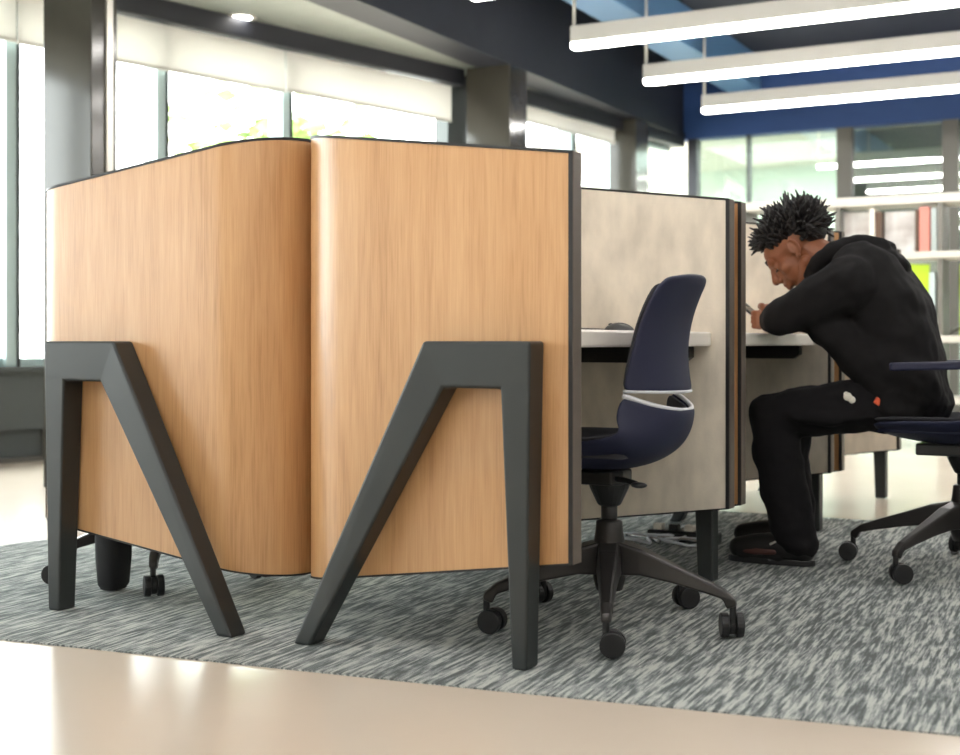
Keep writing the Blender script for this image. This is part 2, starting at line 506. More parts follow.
def leg_frame(bm, m, y0=0):
    # A-frame: upright tapering post, bar, slanted leg.  y0 = rear face
    if m > 0: F = [(-.067, .738), (-.346, .738), (-.697, 0), (-.647, 0), (-.292, .63), (-.142, .63), (-.115, 0), (-.077, 0)]
    else: F = [(-.104, .738), (-.358, .738), (-.782, 0), (-.734, 0), (-.311, .63), (-.178, .63), (-.158, 0), (-.116, 0)]
    yf = [-.075, -.075, -.108, -.108, -.075, -.075, -.072, -.072]
    yb = [0, 0, -.045, -.045, 0, 0, -.01, -.01]
    a = [bm.verts.new((m * x, y0 + yf[i], z)) for i, (x, z) in enumerate(F)]
    b = [bm.verts.new((m * x, y0 + yb[i], z)) for i, (x, z) in enumerate(F)]
    for q in ((0, 7, 6, 5), (0, 5, 4, 1), (1, 4, 3, 2)):
        bm.faces.new([a[i] for i in q]); bm.faces.new([b[i] for i in q[::-1]])
    for i in range(8):
        j = (i + 1) % 8
        bm.faces.new((a[i], a[j], b[j], b[i]))

def mid_leg(bm, m, y0):
    # straight A-frame that fits the slot between two shells
    F = [(q[0] + .017, q[1]) for q in ((-.084, .738), (-.363, .738), (-.703, 0), (-.654, 0), (-.309, .63), (-.159, .63), (-.132, 0), (-.084, 0))]
    a = [bm.verts.new((m * x, y0 + .001, z)) for x, z in F]; b = [bm.verts.new((m * x, y0 + .061, z)) for x, z in F]
    for q in ((0, 7, 6, 5), (0, 5, 4, 1), (1, 4, 3, 2)):
        bm.faces.new([a[i] for i in q]); bm.faces.new([b[i] for i in q[::-1]])
    for i in range(8):
        j = (i + 1) % 8
        bm.faces.new((a[i], a[j], b[j], b[i]))

def carrel(m, loc, label, front, last):
    global XS
    XS = -.810 if m > 0 else -.824
    t = thing('study_carrel', label, 'study carrel', loc, math.radians(-.8) if m > 0 else 0, 'wooden study carrels in two rows')
    P = shell_path(m < 0)
    b = bmesh.new(); ribbon(b, P, 0, .02, m=m); w = obj('outer_shell', b, M['wood'], t, smooth=True)
    b = bmesh.new(); ribbon(b, P, .0202, TH, m=m); l = obj('felt_lining', b, M['felt'], t, smooth=True)
    for o in (w, l):
        e = o.modifiers.new('es', 'EDGE_SPLIT'); e.split_angle = math.radians(40)
    b = bmesh.new(); ribbon(b, P, -.002, TH + .002, .007, .0003, 'top', m); obj('top_edge_strip', b, M['trim'], t)
    b = bmesh.new(); ribbon(b, P, -.001, TH + .001, -.0003, -.005, 'bottom', m); obj('bottom_edge_strip', b, M['trim'], t)
    for end in (0, -1):
        x, y, nx, ny = P[end]
        dx, dy = ((P[0][0] - P[1][0], P[0][1] - P[1][1]) if end == 0 else (1, 0))
        ln = math.hypot(dx, dy); dx, dy = dx / ln, dy / ln
        b = bmesh.new()
        pts = [(x + dx * s + nx * o, y + dy * s + ny * o) for s, o in ((-.001, -.002), (.006, -.002), (.006, TH - .003), (-.001, TH - .003))]
        prism(b, [(m * p[0], p[1]) for p in pts], zbot(0) - .004, ztop(0) + .006)
        obj('end_band', b, M['band'], t, bevel=.002)
        b = bmesh.new()
        oo = (-.0035, .004) if end == 0 else (TH - .004, TH + .0035)
        pts = [(x + dx * s + nx * o, y + dy * s + ny * o) for s, o in ((-.006, oo[0]), (.0045, oo[0]), (.0045, oo[1]), (-.006, oo[1]))]
        prism(b, [(m * p[0], p[1]) for p in pts], zbot(0) - .004, ztop(0) + .0065)
        obj('end_edge_strip', b, M['trim'], t)
    b = bmesh.new()
    if front: leg_frame(b, m, 0)
    else: mid_leg(b, m, -.062)
    obj('leg_frame', b, M['leg'], t, bevel=.007, seg=3)
    if last:
        b = bmesh.new(); mid_leg(b, m, LEN); obj('leg_frame', b, M['leg'], t, bevel=.006, seg=3)
    # worktop
    b = bmesh.new()
    xa, xb = XS + TH + .003, -.050
    y0, y1 = TH + .003, LEN - TH - .003
    r = R - TH - .003
    pts = [(xb, y0), (xb, y1)]
    for i in range(9):
        a = PI / 2 * i / 8; pts.append((xa + r - r * math.sin(a), y1 - r + r * math.cos(a)))
    for i in range(9):
        a = PI / 2 * i / 8; pts.append((xa + r - r * math.cos(a), y0 + r - r * math.sin(a)))
    prism(b, [(m * p[0], p[1]) for p in pts], .723, .766)
    obj('worktop', b, M['top'], t, bevel=.006)
    for yy in (y0 + .001, y1 - .041):
        b = bmesh.new()
        pr = [(-.62, .723), (-.105, .723), (-.105, .69), (-.13, .672), (-.5, .672), (-.62, .6)]
        a_ = [b.verts.new((m * x, yy, z)) for x, z in pr]; c_ = [b.verts.new((m * x, yy + .04, z)) for x, z in pr]
        b.faces.new(a_); b.faces.new(c_[::-1])
        for i in range(len(pr)):
            j = (i + 1) % len(pr); b.faces.new((a_[i], c_[i], c_[j], a_[j]))
        obj('support_bracket', b, M['black'], t)
    return t
PITCH = 1.225
carrel(1, (.080, .075, .004), 'wooden study carrel nearest on the right, A-shaped black leg on its flat end', True, False)
carrel(1, (.100, .075 + PITCH, .004), 'study carrel in the right row where the seated person works', False, False)
carrel(1, (.133, .075 + 2 * PITCH, .004), 'farthest study carrel of the right row, behind the seated person', False, True)
carrel(-1, (-1.568, .06, .004), 'wooden study carrel nearest on the left, darker curved corner beside its right neighbour', True, False)
carrel(-1, (-1.568, .06 + PITCH, .004), 'study carrel of the left row behind the near left one, its interior out of view', False, False)
carrel(-1, (-1.568, .06 + 2 * PITCH, .004), 'farthest study carrel of the left row, hidden from view', False, True)

# ------------------------------------------------------------------ chairs
# local frame: sitter faces -x, back rest at +x
LOW = [(-.25, .448, .19, .0, .03), (-.20, .430, .20, 0, .055), (-.12, .418, .205, 0, .072), (-.03, .410, .205, 0, .08), (.06, .418, .205, .01, .08),
       (.125, .436, .20, .03, .074), (.178, .470, .197, .07, .055), (.207, .518, .190, .115, .03), (.214, .562, .184, .118, .015), (.208, .60, .178, .10, .006)]
UPP = [(.206, .612, .176, .098, .004), (.197, .65, .172, .085, .002), (.190, .70, .170, .065, 0), (.190, .75, .168, .052, 0), (.198, .80, .166, .044, 0),
       (.214, .85, .163, .038, -.003), (.230, .885, .155, .035, -.008), (.238, .905, .135, .03, -.012)]
NU = 16
def shell_pt(row, u, inset=0, lift=0, slot=None):
    x, z, hw, off, rs = row
    zz = z + rs * abs(u) ** 2.2
    if slot == 'b': zz -= .034 * (1 - abs(u) ** 2.5)
    return (x - off * abs(u) ** 2.3 - inset, u * hw, zz + lift)
def grid(bm, rows, fn):
    G = [[bm.verts.new(fn(i, 2 * k / NU - 1)) for k in range(NU + 1)] for i in range(len(rows))]
    for A, B in zip(G, G[1:]):
        for k in range(NU): bm.faces.new((A[k], A[k + 1], B[k + 1], B[k]))
def make_chair(label, arms=False, base='base', rot=0, rs=1.0):
    t = thing('office_chair', label, 'chair', (0, 0, 0), 0, 'navy swivel chairs at the carrels')
    nl = len(LOW)
    def inset(rows, i, j0):   # direction for the lining: up on the seat, forward on the back
        f = min(1, max(0, (i + j0 - 3) / 5.)); return f
    b = bmesh.new()
    grid(b, LOW, lambda i, u: shell_pt(LOW[i], u, slot='b' if i == nl - 1 else None))
    grid(b, UPP, lambda i, u: shell_pt(UPP[i], u))
    s = obj('shell', b, M['navy'], t, smooth=True, recalc=False)
    sd = s.modifiers.new('solid', 'SOLIDIFY'); sd.thickness = .012; sd.offset = 0
    sb = s.modifiers.new('sub', 'SUBSURF'); sb.levels = 1; sb.render_levels = 2
    b = bmesh.new()
    def lin(i, u):
        f = inset(LOW, i, 0); x, y, z = shell_pt(LOW[i], u * .95, slot='b' if i == nl - 1 else None)
        return (x - .018 * f, y, z + (1 - f) * .02)
    grid(b, LOW, lin)
    grid(b, UPP[:-1], lambda i, u: shell_pt(UPP[i], u * .95, .018))
    s = obj('lining', b, M['lining'], t, smooth=True, recalc=False)
    sd = s.modifiers.new('solid', 'SOLIDIFY'); sd.thickness = .012; sd.offset = 0
    sb = s.modifiers.new('sub', 'SUBSURF'); sb.levels = 1; sb.render_levels = 1
    b = bmesh.new()
    us = [2 * k / 24 - 1 for k in range(25)]
    lo = [shell_pt(LOW[-1], u, 0, 0, 'b') for u in us]; hi = [shell_pt(UPP[0], u) for u in us]
    tube(b, [(x + .001, y, z) for x, y, z in lo], .0062, 8)
    tube(b, [(x + .001, y, z) for x, y, z in hi], .0042, 8)
    obj('slot_rim', b, M['rim'], t, smooth=True)
    # seat cushion
    b = bmesh.new()
    xs = [-.24, -.215, -.15, -.06, .03, .08, .10]
    for z0, gz in ((0, 0),):
        G = [[b.verts.new((x, u * .165, (.455 if (i in (0, len(xs) - 1) or abs(u) == 1) else .478))) for u in (-1, -.85, -.4, 0, .4, .85, 1)] for i, x in enumerate(xs)]
        H = [[b.verts.new((x, u * .165, .45)) for u in (-1, -.85, -.4, 0, .4, .85, 1)] for x in xs]
        for A, B in zip(G, G[1:]):
            for k in range(6): b.faces.new((A[k], A[k + 1], B[k + 1], B[k]))
        for A, B in zip(H, H[1:]):
            for k in range(6): b.faces.new((A[k + 1], A[k], B[k], B[k + 1]))
        for k in range(6):
            b.faces.new((G[0][k + 1], G[0][k], H[0][k], H[0][k + 1])); b.faces.new((G[-1][k], G[-1][k + 1], H[-1][k + 1], H[-1][k]))
        for i in range(len(xs) - 1):
            b.faces.new((G[i][0], G[i + 1][0], H[i + 1][0], H[i][0])); b.faces.new((G[i + 1][-1], G[i][-1], H[i][-1], H[i + 1][-1]))
    obj('seat_cushion', b, M['navy'] if arms else M['lining'], t, smooth=True)
    b = bmesh.new()
    prism(b, [(-.14, -.06), (.03, -.06), (.05, -.03), (.05, .03), (.03, .06), (-.14, .06)], .372, .410)
    lathe(b, [(.028, .315), (.05, .36), (.055, .376)], 20)
    obj('mechanism', b, M['black'], t, bevel=.006)
    b = bmesh.new(); tube(b, [(.02, -.03, .390), (.08, -.075, .390), (.115, -.10, .386)], [.008, .007, .007], 8); ball(b, (.122, -.106, .384), (.022, .014, .008)); obj('lever', b, M['black'], t, smooth=True)
    b = bmesh.new(); lathe(b, [(.021, .25), (.021, .345)], 20); obj('gas_column', b, M['black'], t, smooth=True)
    b = bmesh.new(); lathe(b, [(.034, .10), (.042, .13), (.042, .21), (.036, .25), (.034, .275), (.026, .28)], 24); obj('hub', b, M[base], t, smooth=True)
    for k in range(5):
        a = math.radians(3 + 72 * k + rot)
        Rz = Matrix.Rotation(a, 4, 'Z')
        b = bmesh.new()
        prof = [(.025, .185, .034, .085), (.09, .178, .030, .066), (.17, .155, .024, .046), (.255, .128, .018, .032), (.298, .113, .016, .026), (.317, .098, .014, .020), (.322, .080, .013, .016)]
        prof = [(q[0] * rs, *q[1:]) for q in prof]
        rings = []
        for i, (r, z, hw, hh) in enumerate(prof):
            if i < 5: q = [(r, -hw, z - hh / 2), (r, -hw * .8, z + hh / 2), (r, hw * .8, z + hh / 2), (r, hw, z - hh / 2)]
            else: q = [(r - hh * .8, -hw, z - .004), (r + hh * .6, -hw * .8, z + .004), (r + hh * .6, hw * .8, z + .004), (r - hh * .8, hw, z - .004)]
            rings.append([b.verts.new(Rz @ Vector(p)) for p in q])
        for A, B in zip(rings, rings[1:]):
            for j in range(4): b.faces.new((A[j], A[(j + 1) % 4], B[(j + 1) % 4], B[j]))
        b.faces.new(rings[0][::-1]); b.faces.new(rings[-1])
        lg = obj('leg', b, M[base], t, bevel=.006, smooth=False)
        # twin-wheel caster, swivelled
        b = bmesh.new()
        sw = Matrix.Translation((.322 * rs * math.cos(a), .322 * rs * math.sin(a), 0)) @ Matrix.Rotation(a + (2.0, -.5, .25, 2.5, 1.55)[k], 4, 'Z')
        def cyl(y0, y1, r, n=22):
            A = [b.verts.new(sw @ Vector((.016 + r * math.cos(2 * PI * j / n), y0, .0345 + r * math.sin(2 * PI * j / n)))) for j in range(n)]
            B = [b.verts.new(sw @ Vector((.016 + r * math.cos(2 * PI * j / n), y1, .0345 + r * math.sin(2 * PI * j / n)))) for j in range(n)]
            b.faces.new(A[::-1]); b.faces.new(B)
            for j in range(n): b.faces.new((A[j], A[(j + 1) % n], B[(j + 1) % n], B[j]))
        cyl(-.028, -.009, .0305); cyl(.009, .028, .0305); cyl(-.028, .028, .010)
        cyl(-.0085, .0085, .024)
        v = [sw @ Vector(p) for p in ((0, 0, .04), (0, 0, .09))]
        tube(b, v, .009, 10)
        obj('caster', b, M['black'], lg, bevel=.004)
    if arms:
        for s in (-1, 1):
            b = bmesh.new()
            pts = [(-.185, .002), (-.178, .012), (.14, .018), (.17, .012), (.17, -.012), (.14, -.02), (-.178, -.014)]
            v = prism(b, [(x, s * .262 + y * 1.5) for x, y in pts], .647, .672)
            for q in v: q.co.z += .03 * (q.co.x + .18)
            obj('armrest', b, M['navy'], t, bevel=.006)
            b = bmesh.new(); tube(b, [(.10, s * .26, .66), (.12, s * .262, .58), (.11, s * .25, .47), (.06, s * .18, .415), (.03, s * .07, .405)], [.014, .014, .016, .016, .014], 12)
            obj('arm_support', b, M['black'], t, smooth=True)
    return t
ch = make_chair('empty navy swivel chair with curved back, pulled in at the nearest right carrel')
ch.location = (-.005, .505, .004)
ch2 = make_chair('navy swivel chair with slim armrests that the person sits on', arms=True, rot=26, rs=1.12)
ch2.location = (.685, 1.80, .004)
# turn the arms model's five legs to match; chairs of the left row face the other way
ch3 = make_chair('navy swivel chair behind the near left carrel, only casters showing below its edge', rot=-22)
ch3.location = (-1.512, .532, .004); ch3.rotation_euler = (0, 0, PI)
# loose cables under the desk of the second carrel
t = thing('power_strip', 'power strip with loose pale cables on the carpet, seen under the felt divider', 'power strip', (-.40, 1.98, .004))
b = bmesh.new(); box(b, -.05, .22, -.03, .03, 0, .04); obj('strip_body', b, M['black'], t, bevel=.006)
for q in range(4):
    b = bmesh.new(); box(b, -.03 + q * .06, .005 + q * .06, -.018, .018, .04, .062); obj('plug', b, M['black'] if q % 2 else M['white'], t, bevel=.003)
for q in range(4):
    b = bmesh.new()
    y0 = -.05 - .035 * q
    tube(b, [(-.18 + .05 * math.sin(2.1 * u + q) + .06 * u, y0 + .03 * math.cos(1.7 * u + 2 * q), .012 + .014 * abs(math.sin(1.3 * u + q))) for u in [w_ * .25 for w_ in range(24)]], .0055, 8)
    obj('cable', b, M['rim'] if q != 2 else M['silver'], t, smooth=True)

# black bag behind the left carrel
b = bmesh.new()
for (z, rx, ry) in ():
    pass
rings = []
for z, rx, ry in ((.005, .030, .035), (.02, .037, .045), (.1, .042, .052), (.3, .044, .056), (.36, .036, .05), (.38, .02, .04)):
    rings.append([b.verts.new((rx * math.copysign(abs(math.cos(q)) ** .6, math.cos(q)), ry * math.copysign(abs(math.sin(q)) ** .6, math.sin(q)), z)) for q in [2 * PI * j / 24 for j in range(24)]])
for A, B in zip(rings, rings[1:]):
    for j in range(24): b.faces.new((A[j], A[(j + 1) % 24], B[(j + 1) % 24], B[j]))
b.faces.new(rings[0][::-1]); b.faces.new(rings[-1])
t = thing('bag', 'black upright bag on the carpet just behind the left carrel leg', 'bag', (-1.50, .29, .004), math.radians(8))
obj('bag_body', b, M['bag'], t, smooth=True)
b = bmesh.new(); tube(b, [(0, -.03, .375), (0, -.026, .42), (0, 0, .44), (0, .026, .42), (0, .03, .375)], .007, 8); obj('handle', b, M['bag'], t, smooth=True)

# keyboard + mouse on the near right worktop
t = thing('keyboard', 'low grey keyboard on white worktop of the nearest right carrel', 'keyboard', (-.33, .95, .766))
b = bmesh.new(); box(b, -.07, .075, -.2, .2, .001, .012); obj('keyboard_body', b, M['mouse'], t, bevel=.004)
b = bmesh.new()
for i in range(5):
    for j in range(14): box(b, -.062 + i * .026, -.04 + i * .026, -.19 + j * .027, -.168 + j * .027, .0122, .016)
obj('keys', b, M['keys'], t)
t = thing('computer_mouse', 'dark grey computer mouse on white worktop beside the keyboard', 'mouse', (-.178, 1.0, .766))
b = bmesh.new()
ball(b, (0, 0, 0), (.05, .033, .032), 3)
bmesh.ops.bisect_plane(b, geom=b.verts[:] + b.edges[:] + b.faces[:], plane_co=(0, 0, .001), plane_no=(0, 0, -1), clear_outer=True)
bmesh.ops.contextual_create(b, geom=[e for e in b.edges if e.is_boundary])
obj('mouse_body', b, M['mouse'], t, smooth=True)
b = bmesh.new(); ball(b, (-.026, 0, .0265), (.008, .004, .004)); obj('scroll_wheel', b, M['black'], t, smooth=True)

# ------------------------------------------------------------------ bookshelf
t = thing('bookshelf', 'pale open bookshelf with metal uprights behind the seated person', 'bookshelf', (-1.62, 7.05, 0))
for z0, z1 in ((1.73, 1.795), (1.335, 1.385), (.735, .785), (.3, .35)):
    b = bmesh.new(); box(b, 0, 3.6, 0, .36, z0, z1); obj('shelf_board', b, M['shelf'], t, bevel=.004)
for x in (.70, 1.42, 2.2, 2.95, 3.55):
    b = bmesh.new(); box(b, x, x + .035, .02, .34, 0, 1.73); obj('upright', b, M['shelf_metal'], t)
b = bmesh.new(); box(b, 0, .03, .02, .34, 0, 1.73); obj('upright', b, M['shelf_metal'], t)
for za, zb, xa, xb in ((.8, 1.3, 1.46, 2.18), (1.3, .8, 2.24, 2.9)):
    b = bmesh.new(); tube(b, [(xa, .33, za), (xb, .33, zb)], .012, 8); obj('brace', b, M['shelf_metal'], t, smooth=True)
def book(x0, x1, z0, h, d, m, label, name='book', cat='book', tilt=0, y=.02, grp='books and folders on the pale bookshelf'):
    b = bmesh.new(); w = x1 - x0
    tt = thing(name, label, cat, (-1.62 + x0, 7.05 + y, z0), 0, grp)
    tt.rotation_euler = (0, tilt, 0)
    box(b, 0, w, 0, d, 0, h); obj('cover', b, M[m], tt, bevel=.003)
    b = bmesh.new(); box(b, .004, w - .004, .008, d + .004, .004, h + .0015) if w > .012 else box(b, .002, w - .002, .008, d + .004, .004, h + .0015)
    obj('pages', b, M['paper'] if m != 'paper' else M['mist'], tt)
    return tt
Z1, Z2 = 1.385, .785
book(.745, .945, Z1, .31, .02, 'paper', 'pale grey leaflet standing above the dark hood, left end', y=.1)
book(.95, .985, Z1, .325, .2, 'white', 'slim white book standing right of the pale leaflet')
book(.988, 1.035, Z1, .30, .2, 'brown', 'brown book beside the slim white one on the upper shelf')
book(1.05, 1.262, Z1, .30, .03, 'paper', 'wide pale printed cover facing out, left of the coral book', y=.06)
book(1.268, 1.292, Z1, .30, .2, 'brown', 'thin dark brown book squeezed left of the coral book')
book(1.297, 1.365, Z1, .32, .2, 'red', 'coral red book standing on the upper shelf')
book(1.372, 1.412, Z1, .31, .2, 'mist', 'pale blue-grey book right of the coral one', y=.04)
book(1.12, 1.34, Z2, .52, .03, 'lime', 'big lime green folder leaning behind the hoodie', 'folder', 'folder', math.radians(2), y=.08)
book(1.56, 1.66, Z2 + .0, .51, .03, 'lime', 'narrow lime green folder cut by the right edge', 'folder', 'folder', 0, y=.1)
book(1.365, 1.405, Z2, .45, .2, 'mist', 'pale blue-grey folder right of the big lime one', 'folder', 'folder')
book(.05, .3, Z1, .26, .03, 'paper', 'pale cover on the upper shelf hidden behind the hair', y=.1)

# ------------------------------------------------------------------ the person
P = thing('person', 'person in black hoodie and black trousers bent over the desk, holding a phone', 'person', (.55, 1.83, 0))
OFF = Vector((.55, 1.83, 0))
def W(x, y, z): return Vector((x, y, z)) - OFF
# head frame: forward = -x and down 40 deg
pit = math.radians(41); HS = 1.06
Hc = Vector((.142, 1.835, 1.046))
cp, sp = math.cos(pit), math.sin(pit)
HM = Matrix(((-cp, 0, -sp), (0, -1, 0), (-sp, 0, cp)))
def H(x, y, z): return Hc - OFF + HM @ Vector((x, y, z)) * HS
bm = bmesh.new()
ball(bm, H(-.012, 0, .045), (.098, .076, .086), 3, HM)
ball(bm, H(.03, 0, -.025), (.060, .060, .085), 3, HM)
ball(bm, H(.045, 0, .045), (.052, .058, .045), 3, HM)
ball(bm, H(.066, 0, -.098), .022)
for s in (-1, 1):
    caps(bm, H(-.008, s * .054, -.05), H(.055, s * .02, -.098), .022, .018)
    ball(bm, H(.048, s * .036, -.018), .028)
    caps(bm, H(.078, s * .045, .026), H(.088, s * .012, .022), .013, .014)
    ball(bm, H(.073, s * .031, .005), .0155)
    ball(bm, H(.101, s * .014, -.032), .0105)
    # ear
    e = HM @ Matrix.Rotation(s * math.radians(12), 3, 'Z')
    ball(bm, H(-.014, s * .079, .004), (.018, .007, .030), 2, e)
    for a in range(9):
        q0, q1 = [math.radians(-70 + 32 * (a + j)) for j in (0, 1)]
        caps(bm, H(-.014 - .016 * math.cos(q0), s * .085, .006 + .026 * math.sin(q0)), H(-.014 - .016 * math.cos(q1), s * .085, .006 + .026 * math.sin(q1)), .0048, n=8)
    ball(bm, H(-.008, s * .08, -.026), .009)
    caps(bm, H(.086, s * .02, -.056), H(.096, s * .004, -.053), .007, .009)
    caps(bm, H(.084, s * .018, -.066), H(.093, s * .004, -.068), .007, .0095)
caps(bm, H(.088, 0, .024), H(.113, 0, -.024), .0095, .0145)
ball(bm, H(.070, 0, -.045), (.030, .034, .034), 2, HM)
ball(bm, H(.074, 0, -.012), (.026, .034, .040), 2, HM)
# neck and trunk
chain(bm, [H(-.035, 0, -.03), W(.275, 1.835, 1.0), W(.36, 1.835, .94)], [.058, .06, .075])
chain(bm, [W(.36, 1.835, .93), W(.44, 1.835, .80), W(.50, 1.835, .62), W(.52, 1.835, .54)], [.09, .10, .095, .10])
# arms
SH = {-1: W(.36, 1.655, .925), 1: W(.36, 2.015, .925)}
EL = {-1: W(.142, 1.640, .824), 1: W(.16, 2.10, .822)}
WR = {-1: W(.045, 1.835, .815), 1: W(.03, 2.03, .812)}
for s in (-1, 1):
    chain(bm, [W(.37, 1.835 + s * .08, .92), SH[s], EL[s], WR[s]], [.06, .055, .040, .027])
# hands holding the phone between them
PH = W(-.035, 1.93, .838)          # phone centre
pdir = Vector((-.72, .12, .55)).normalized()       # along the phone, away from the sitter
pside = Vector((.1, 1, 0)).normalized()
pside = (pside - pdir * pside.dot(pdir)).normalized()
pn = pdir.cross(pside)
for s in (-1, 1):
    palm0 = WR[s]; palm1 = PH + pside * (s * .036) - pdir * .035 + pn * .012 * s * 0
    d = (palm1 - palm0).normalized()
    side = Vector((0, 0, 1))
    side = (side - d * side.dot(d)).normalized()
    for q in range(4):
        base_ = palm0 + d * .070 + side * (.024 - .016 * q)
        chain(bm, [palm0 + side * (.012 - .008 * q), base_], [.015, .0115], 10)
        # fingers wrap behind the phone
        l = (.92, 1.0, .95, .78)[q]
        tip_dir = (pside * -s)
        k1 = base_ + d * .034 * l + pside * s * .012
        k2 = k1 + (d * .5 + tip_dir * .55).normalized() * .026 * l
        k3 = k2 + (tip_dir * .9 + d * .1).normalized() * .02 * l
        chain(bm, [base_, k1, k2, k3], [.0098, .009, .0082, .0072], 10)
    tb = palm0 + d * .028 + side * .020
    t1 = tb + (d * .55 + side * .75).normalized() * .036
    t2 = t1 + (d * .85 + side * .1 + pside * -s * .45).normalized() * .032
    t3 = t2 + (d * .7 - side * .3 + pside * -s * .5).normalized() * .022
    chain(bm, [tb, t1, t2, t3], [.0145, .0115, .0098, .0085], 10)
# ankles
for y, ax in ((1.675, .165), (1.99, .10)):
    chain(bm, [W(.127 if y < 1.8 else .07, y, .30), W(ax, y, .10)], [.042, .034])
    chain(bm, [W(.127 if y < 1.8 else .07, y, .30), W(.11 if y < 1.8 else .075, y, .48), W(.52, 1.76 if y < 1.8 else 1.91, .53)], [.042, .045, .07])
fuse('body', bm, M['skin'], P, .0038, 3)
for s in (-1, 1):
    b = bmesh.new(); ball(b, H(.0715, s * .031, .002), .0135, 3); e = obj('eye', b, M['eye'], P, smooth=True)
    b = bmesh.new(); ball(b, H(.0810, s * .031, -.005), .0045, 2); obj('iris', b, M['iris'], e, smooth=True)
    b = bmesh.new(); chain(b, [H(.0815, s * .020, -.0055), H(.0868, s * .031, -.0072), H(.078, s * .044, -.0055)], [.0016, .002, .0015], 8); obj('eyelash', b, M['hair'], P, smooth=True)
    b = bmesh.new(); chain(b, [H(.096, s * .014, .031), H(.092, s * .032, .038), H(.078, s * .05, .033)], [.0045, .005, .003], 8); obj('eyebrow', b, M['hair'], P, smooth=True)
# hair: cap + twisted spikes
bm = bmesh.new()
ball(bm, H(-.024, 0, .076), (.104, .086, .072), 3, HM)
ball(bm, H(-.074, 0, .038), (.060, .074, .068), 3, HM)
def spike(p, d, L_, r):
    bend = Vector((random.uniform(-.5, .5), random.uniform(-.5, .5), random.uniform(-.4, .4)))
    p1 = p + d * L_ * .5; p2 = p + (d + bend * .6).normalized() * L_
    tube(bm, [p - d * .02, p + d * L_ * .2, p1 + bend * L_ * .10, p2], [r, r, r * .82, r * .3], 6)
NS = 620
for i in range(NS):
    th = math.acos(1 - 2 * (i + .5) / NS); ph = PI * (1 + 5 ** .5) * i
    v = Vector((math.sin(th) * math.cos(ph), math.sin(th) * math.sin(ph), math.cos(th)))
    x, y, z = -.030 + v.x * .106, v.y * .084, .064 + v.z * .078
    if z < .052 and x > -.045: continue
    if z < .004: continue
    if x > .05 and z < .078: continue
    dl = HM @ (v + Vector((random.uniform(-.4, .4), random.uniform(-.4, .4), random.uniform(-.1, .4)))).normalized()
    d = (dl * .9 + Vector((0, 0, .4))).normalized() if v.z > -.2 else dl
    spike(H(x, y, z), d, random.uniform(.020, .056) * (1.0 if v.z > .1 or v.x < -.3 else .5), random.uniform(.0055, .0085))
for i in range(46):      # front twists falling over the forehead
    y = -.062 + .124 * i / 45
    d = (HM @ Vector((.9, random.uniform(-.3, .3), random.uniform(-.1, .5)))).normalized()
    d = (d + Vector((-.35, 0, random.uniform(-.35, .2)))).normalized()
    spike(H(.058 - abs(y) * .4, y, .082 + random.uniform(0, .025)), d, random.uniform(.035, .066), random.uniform(.006, .009))
obj('hair', bm, M['hair'], P, smooth=True)

# hoodie
bm = bmesh.new()
cy = 1.835
def across(x, z, r, hw, n=5):
    caps(bm, W(x, cy - hw, z), W(x, cy + hw, z), r)
sec = [(.520, .565, .112, .085), (.500, .66, .115, .080), (.475, .76, .122, .085), (.440, .86, .122, .092), (.400, .945, .108, .10), (.365, .985, .085, .11)]
for i in range(len(sec) - 1):
    for k in range(5):
        f = k / 5; a, b_ = sec[i], sec[i + 1]
        across(*[a[j] * (1 - f) + b_[j] * f for j in range(4)])
across(*sec[-1])
for s in (-1, 1):
    chain(bm, [W(.385, cy + s * .12, .935), SH[s] + Vector((.0, 0, .005)), (SH[s] + EL[s]) / 2 + Vector((.005, 0, -.002)), EL[s] + Vector((-.005, 0, -.006))], [.10, .092, .082, .062])
    chain(bm, [EL[s] + Vector((-.003, 0, -.004)), (EL[s] + WR[s]) / 2 + Vector((0, 0, .002)), WR[s] + Vector((0, 0, -.002))], [.060, .050, .036])
    caps(bm, WR[s] * .8 + EL[s] * .2, WR[s], .040, .038)
# hem and fold ridges
caps(bm, W(.50, cy - .105, .555), W(.50, cy + .105, .555), .115)
for yy in (1.69, 1.76, 1.835, 1.91, 1.98):
    chain(bm, [W(.27, yy, .80), W(.345, yy, .735), W(.41, yy, .67), W(.46, yy, .60)], [.07, .075, .075, .07])
chain(bm, [W(.345, 1.70, .735), W(.44, 1.69, .68), W(.54, 1.70, .62)], [.075, .085, .08])
fuse('hoodie', bm, M['hoodie'], P, .008, 5, .020, .08)
# hood gathered on the back of the neck
bm = bmesh.new()
for q in (-1, 1):
    chain(bm, [W(.205, cy + q * .075, .965), W(.235, cy + q * .105, 1.005), W(.29, cy + q * .115, 1.04), W(.36, cy + q * .095, 1.062), W(.43, cy + q * .05, 1.05)], [.024, .028, .032, .034, .032])
    chain(bm, [W(.32, cy + q * .10, 1.03), W(.41, cy + q * .09, 1.02), W(.485, cy + q * .03, .995)], [.034, .036, .026])
ball(bm, W(.40, cy, 1.045), (.085, .095, .036), 3, Matrix.Rotation(math.radians(24), 3, 'Y'))
caps(bm, W(.46, cy - .06, 1.01), W(.46, cy + .06, 1.01), .030)
caps(bm, W(.495, cy - .03, .985), W(.495, cy + .03, .985), .022)
caps(bm, W(.39, cy - .10, 1.0), W(.39, cy + .10, 1.0), .04)
fuse('hood', bm, M['hoodie'], P, .006, 4, .012, .05)
